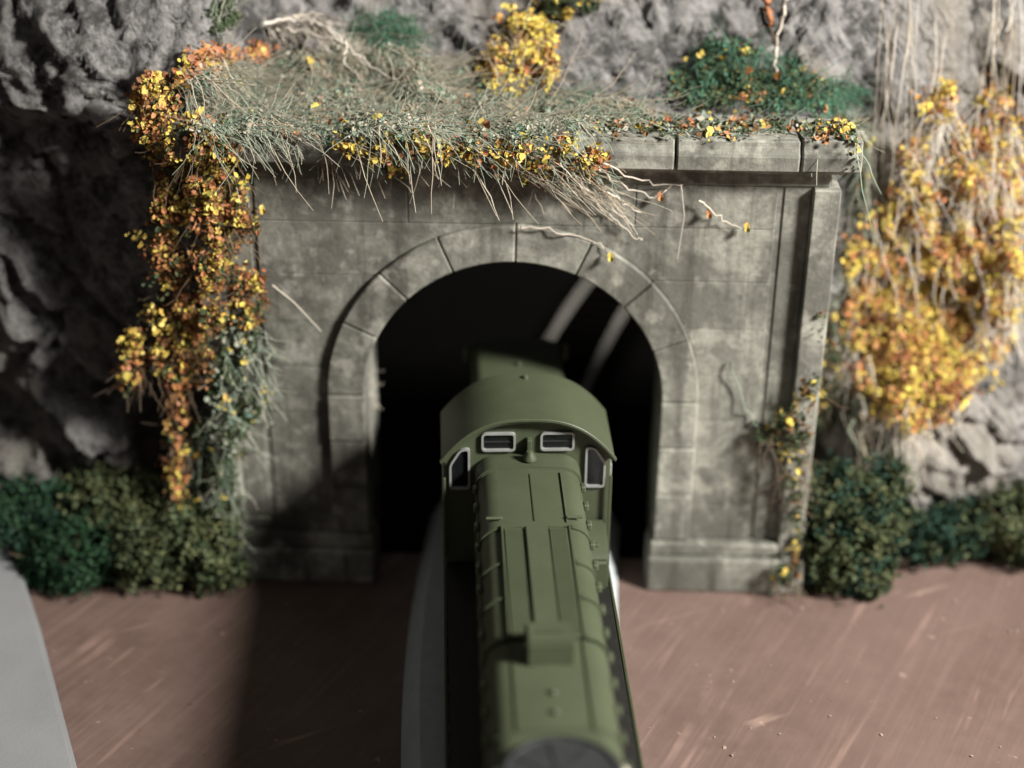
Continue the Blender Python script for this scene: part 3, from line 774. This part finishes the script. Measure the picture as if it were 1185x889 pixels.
# grass mat along the ledge above the portal
YMAX[0] = 99.0
MATB = [(265, 112, 52, 36, 1500), (350, 108, 70, 44, 2100), (440, 105, 70, 46, 2000), (520, 115, 60, 36, 1500), (600, 132, 70, 22, 1400), (690, 132, 60, 14, 800), (300, 142, 80, 12, 900), (430, 143, 70, 11, 800), (560, 148, 70, 10, 700)]
mat_ = vine('grass_mat', 'grey green fibrous grass mat draped over the cornice above the arch', 'grass mat', MATB,
     {'graygreen': 8, 'teal': 2.4, 'tan': 5, 'moss': 2, 'yellow': .5, 'orange': .4}, .085, .9, 0, singles=16, lumpy=True)
half = [(a, b, c, d_, e // 3) for a, b, c, d_, e in MATB]
fibres(mat_, 'grass_fibres', 'graygreen', half, (.25, 1.0), (-35, 45), .9, (.007, .014))
fibres(mat_, 'dry_fibres', 'tan', [(a, b - 8, c, d_, e // 2) for a, b, c, d_, e in half], (.4, 1.7), (-38, 30), 1.0, (.007, .015))
fibres(mat_, 'teal_fibres', 'teal', [(440, 40, 40, 28, 360), (275, 120, 40, 26, 200), (660, 120, 60, 16, 200)], (.25, .7), (-40, 60), .4, (.008, .014))
vine('orange_leaf_tuft', 'row of salmon orange leaves along the top edge of the grass mat', 'leaf tuft',
     [(190, 100, 26, 14, 90), (250, 68, 30, 12, 260), (225, 78, 24, 12, 120), (300, 62, 14, 10, 90)], {'orange': 6, 'yellow': 2.2, 'brown': 1}, .16, .35, 40, 'tan', (.4, 1), (-60, 50), 16)
# leaf garland hanging over the cornice
gar = vine('leaf_garland', 'yellow and orange leaf garland spilling over the cornice above the arch', 'garland',
     [(405, 170, 16, 8, 50), (440, 180, 14, 14, 60), (455, 197, 6, 8, 24), (475, 160, 30, 12, 140), (520, 168, 34, 16, 240), (570, 178, 34, 18, 260), (610, 185, 32, 20, 240), (665, 180, 28, 18, 220), (690, 190, 16, 12, 80), (640, 200, 24, 14, 100)],
     {'yellow': 5, 'orange': 3, 'olivefol': 3, 'brown': 2}, .11, .5, 50, 'tan', (.3, .7), (-25, 30), 36, density=2.6)
fibres(gar, 'trailing_fibres', 'tan', [(640, 200, 36, 12, 34), (672, 214, 22, 12, 34), (610, 185, 50, 14, 22)], (.5, 1.5), (-32, 12), .5, (.008, .016), .25)
fibres(gar, 'green_fibres', 'graygreen', [(560, 168, 110, 12, 200), (660, 196, 50, 16, 90)], (.2, .7), (-28, 25), .5, (.007, .014), .35)
for pix in ([(650, 190), (690, 235), (725, 268), (742, 278)], [(660, 195), (705, 240), (735, 262)], [(600, 262), (645, 268), (690, 282), (708, 296)], [(690, 195), (730, 220), (760, 228), (778, 214)],
            [(700, 190), (750, 212), (790, 214)], [(810, 232), (835, 255), (866, 264)], [(690, 205), (720, 235), (745, 245)]):
    strand(gar, 'trailing_stem', 'pale', pix, .18, .024, .010)
for px, py, k in ((708, 298, 'yellow'), (866, 264, 'yellow'), (822, 248, 'orange'), (766, 228, 'orange'), (612, 130, 'orange'), (455, 198, 'yellow'), (305, 243, 'yellow'), (290, 258, 'orange')):
    p, n, d = cast(px, py, .18); o = bpy.data.objects.new('leaf', leaf_mesh(k, 2)); COL.objects.link(o); o.parent = gar; o.location = p * S - gar.location
    o.rotation_euler = (-d).to_track_quat('Z', 'Y').to_euler()
# clumps on the upper rock
vine('yellow_shrub', 'bright yellow leafy shrub growing on the rock above the arch', 'shrub',
     [(605, 45, 32, 28, 420), (580, 75, 22, 24, 240), (620, 80, 24, 26, 260), (590, 100, 18, 14, 110)], {'yellow': 7, 'orange': 2.4, 'brown': 1.6}, .14, .8, 90, 'tan', (.4, 1.0), (70, 60), 24, density=1.8)
vine('olive_shrub', 'small olive shrub with dark stems at the rock edge behind the yellow shrub', 'shrub',
     [(645, 8, 36, 16, 260), (670, 2, 20, 12, 120)], {'olivefol': 5, 'yellow': 2, 'moss': 3}, .14, .5, 40, 'twig', (.4, 1), (90, 40), 4)
vine('moss_tuft', 'dark green moss tuft in a rock crack above the orange leaf row', 'moss', [(262, 18, 16, 24, 300)], {'moss': 6, 'midgreen': 2}, .10, .4, 30, 'graygreen', (.3, .7), (80, 40))
gs = vine('green_shrub', 'dark teal green shrub mound above the right end of the cornice', 'shrub',
     [(840, 70, 40, 26, 900), (830, 100, 56, 26, 1100), (890, 95, 56, 28, 1000), (945, 112, 50, 16, 700)], {'teal': 5, 'moss': 5, 'midgreen': 2, 'yellow': .35, 'orange': .25, 'brown': .6}, .10, .8, 0, singles=12)
fibres(gs, 'green_fibres', 'teal', [(850, 80, 60, 34, 320), (930, 108, 66, 20, 320)], (.3, .8), (-60, 60), .8, (.010, .02))
cs = vine('coping_moss', 'mossy strip with orange and yellow leaves lying along the coping top at right', 'moss',
     [(700, 142, 40, 8, 260), (780, 146, 50, 9, 380), (860, 146, 50, 10, 420), (940, 146, 50, 9, 420), (985, 148, 22, 10, 160)], {'midgreen': 4, 'brown': 3, 'orange': 1.2, 'yellow': 1.0, 'graygreen': 3}, .12, .35, 160, 'graygreen', (.3, .9), (-30, 50), 14)
sd = vine('side_creeper', 'thin grey green creeper hanging beside the right end of the cornice', 'creeper',
     [(1000, 165, 8, 16, 110), (1003, 200, 9, 24, 150), (1000, 250, 10, 34, 150), (985, 310, 12, 40, 150), (972, 370, 12, 40, 160)], {'graygreen': 4, 'midgreen': 3, 'yellow': 1, 'brown': 2.4}, .12, .35, 90, 'graygreen', (.5, 1.3), (-95, 15), 6)
strand(sd, 'creeper_stem', 'pale', [(985, 145), (1003, 165), (1006, 215), (1000, 280), (992, 315)], .2, .04, .02)
# the big autumn vine on the right rock
bv = vine('autumn_vine', 'dense yellow and orange autumn vine covering the rock right of the portal', 'vine',
     [(1010, 320, 34, 50, 480), (1040, 280, 36, 50, 440), (1055, 350, 60, 60, 950), (1040, 420, 58, 50, 850), (1100, 400, 46, 60, 700), (1075, 455, 40, 34, 380), (1110, 330, 46, 54, 640), (1135, 260, 36, 60, 560), (1160, 300, 22, 50, 260),
      (1125, 190, 26, 50, 260), (1060, 190, 18, 30, 110), (1085, 110, 18, 22, 80), (1090, 130, 16, 14, 40), (1150, 150, 20, 50, 130), (1170, 240, 14, 40, 110), (1060, 240, 20, 40, 150), (1005, 380, 24, 50, 240), (1030, 470, 24, 18, 110), (1060, 490, 14, 12, 50), (1172, 190, 14, 60, 120), (1175, 330, 14, 50, 130), (1150, 380, 26, 40, 130), (1100, 240, 40, 60, 240)],
     {'yellow': 6, 'orange': 4.6, 'brown': 4.2}, .118, .85, 700, 'pale', (.4, 1.5), (-92, 24), 110, density=3.8, gap=-.3)
rt = thing('dry_roots', 'pale dry root strands hanging down the rock above the autumn vine', 'roots', cast(1090, 40)[0])
for q in range(30):
    x = random.choice((random.uniform(1020, 1060), random.uniform(1050, 1110), random.uniform(1130, 1185), random.uniform(1140, 1180))); L = random.uniform(150, 330); y0 = random.uniform(-30, 40)
    dx = random.gauss(-14, 22)
    strand(rt, 'root', random.choice(('pale', 'tan', 'pale')), [(x + dx * s_ + random.gauss(0, 3), y0 + L * s_) for s_ in (0, .25, .5, .75, 1)], random.uniform(.15, .7), random.uniform(.009, .022), .006, 5, .006)
rb = thing('root_tuft', 'tangle of pale roots below the autumn vine over the green bush', 'roots', cast(1010, 480)[0])
for q in range(26):
    x = random.uniform(975, 1050); y0 = random.uniform(455, 500); L = random.uniform(40, 110); dx = random.gauss(10, 22)
    strand(rb, 'root', random.choice(('pale', 'tan', 'graygreen')), [(x + dx * s_ * s_ + random.gauss(0, 3), y0 + L * s_) for s_ in (0, .33, .66, 1)], random.uniform(.4, 1.1), random.uniform(.014, .03), .008, 5, .015)
pc = vine('pilaster_creeper', 'dark creeper with a few yellow leaves climbing the foot of the right pilaster', 'creeper',
     [(905, 500, 30, 18, 260), (935, 480, 26, 30, 260), (955, 450, 16, 40, 200), (925, 540, 16, 34, 200), (930, 590, 12, 40, 170), (928, 640, 12, 36, 150), (910, 668, 20, 12, 110), (965, 390, 12, 40, 150)],
     {'moss': 5, 'brown': 2.5, 'midgreen': 2, 'yellow': .9}, .13, .45, 140, 'twig', (.4, 1.2), (-90, 30), 10)
strand(pc, 'creeper_stem', 'graygreen', [(975, 480), (958, 530), (940, 580), (937, 630), (934, 676)], .3, .04, .025)
strand(pc, 'creeper_stem', 'graygreen', [(845, 420), (862, 470), (880, 500), (915, 530)], .15, .02, .015)
# pale twigs
br = thing('bleached_branch', 'bleached white feathery branch lying on the grass mat', 'branch', cast(400, 60)[0])
for pix, r in (([(308, 28), (345, 22), (380, 34), (410, 62), (440, 84), (475, 104)], .045), ([(340, 22), (370, 16), (400, 26)], .035), ([(400, 50), (400, 75), (420, 96)], .03), ([(320, 34), (350, 36), (385, 45)], .03), ([(360, 28), (395, 48), (425, 76)], .035)):
    strand(br, 'twig', 'pale', pix, .75, r, .015, 7, .03)
fibres(br, 'hair_roots', 'pale', [(345, 28, 36, 10, 200), (395, 52, 30, 14, 200), (440, 85, 30, 12, 130)], (.2, .7), (-35, 30), .8, (.007, .013))
tw = thing('brown_twig', 'short brown and white twig standing on the rock above the green shrub', 'twig', cast(895, 85)[0])
strand(tw, 'twig', 'orange', [(886, -8), (890, 12), (893, 30)], .7, .10, .07); strand(tw, 'twig', 'pale', [(912, -10), (905, 20), (899, 55), (898, 92)], .8, .06, .03)
strand(tw, 'twig', 'twig', [(880, 10), (888, 30), (896, 48)], .6, .05, .03)
# stray straws
for pix, lab in (([(1135, 560), (1150, 600), (1165, 632), (1185, 640)], 'thin white straw curling over the olive bush at the right'),
                 ([(315, 330), (340, 350), (372, 384)], 'short pale straw stuck to the wall between the yellow vine and the arch'),
                 ([(788, 215), (792, 250), (784, 300)], 'fine pale straw hanging on the face right of the arch ring')):
    mbx = MB(); P = [cast(a, b, .25)[0] for a, b in pix]; mbx.tube(P, .018, .01, 4)
    tag(mbx.build('straw', 'pale'), lab, 'straw', 'stray straws')

ft = thing('fibre_tuft', 'small pale fibre tuft sticking out of the left jamb inside the arch', 'tuft', cast(428, 450)[0])
mbf = MB()
for q in range(26):
    p, n, d = cast(random.uniform(422, 431), random.uniform(425, 475), .05); mbf.tube(fibre_path(p, n, d, random.uniform(.12, .34), (10, 45)), .012, .005)
mbf.build('fibres', 'pale', ft, True)
# bushes standing on the table
bush('clump_bush', 'big two tone green bush at the foot of the right pilaster', [(7.9, .1, 1.0, .95, 3000), (8.6, .3, 1.6, 1.0, 3200), (7.7, .5, 2.2, .85, 2200), (8.5, -.2, .7, .75, 1800), (8.8, .7, 2.3, .75, 1600)], ['midgreen', 'olivefol', 'bluegreen'])
bush('clump_bush', 'dark blue green bush below the pale rock between the two tone bush and olive bush', [(10.4, 1.3, .7, .75, 2300), (11.2, 1.4, .8, .75, 2300)], ['bluegreen', 'bluegreen', 'midgreen'])
bush('clump_bush', 'olive bush under a thin white straw beside the dark blue green bush', [(12.3, 1.4, 1.0, .95, 2800), (13.2, 1.3, 1.0, 1.0, 2600)], ['olivefol', 'midgreen'])
bush('clump_bush', 'emerald green bush beside the grey foam sheet corner', [(-10.3, -.6, .8, .95, 2800), (-11.0, -.5, .6, .7, 1800)], ['emerald'], .11)
bush('clump_bush', 'emerald and black green bush below the boulder behind the foam sheet', [(-12.2, .2, 1.3, 1.0, 2600), (-11.4, .4, 1.6, .8, 1800)], ['emerald', 'emerald', 'bluegreen'], .11)
bush('clump_bush', 'olive bush behind the emerald bush under the boulder', [(-9.9, .5, 1.7, .85, 2200), (-9.0, .4, 1.5, .9, 2600)], ['olivefol', 'midgreen'])
bush('clump_bush', 'dull olive bush under the tip of the hanging yellow vine', [(-8.3, -.5, 1.0, .95, 2800), (-7.7, -.4, 1.3, .9, 2400), (-8.9, -.3, .7, .7, 1600)], ['olivefol', 'midgreen', 'midgreen'])
bush('clump_bush', 'grey green bush against the left plinth of the portal', [(-6.9, -.7, .7, .65, 1900), (-7.0, -.5, 1.5, .6, 1500)], ['midgreen', 'moss', 'olivefol'])
# crumbs of plaster on the table
mbc = MB()
for q in range(26):
    px, py = random.uniform(740, 1180), random.uniform(690, 885)
    p, n, d = cast(px, py); 
    if p.z < .05: mbc.leaf(p + Vector((0, 0, .02)), Vector((random.gauss(0, .4), random.gauss(0, .4), 1)), random.uniform(.03, .09), .5)
o = mbc.build('plaster_crumbs', 'tan'); o['kind'] = 'stuff'; o['label'] = 'tiny pale plaster crumbs scattered on the brown table'; o['category'] = 'crumbs'

# ------------------------------------------------------------------ render
scene.render.engine = 'CYCLES'
scene.render.resolution_x = 1024; scene.render.resolution_y = 768
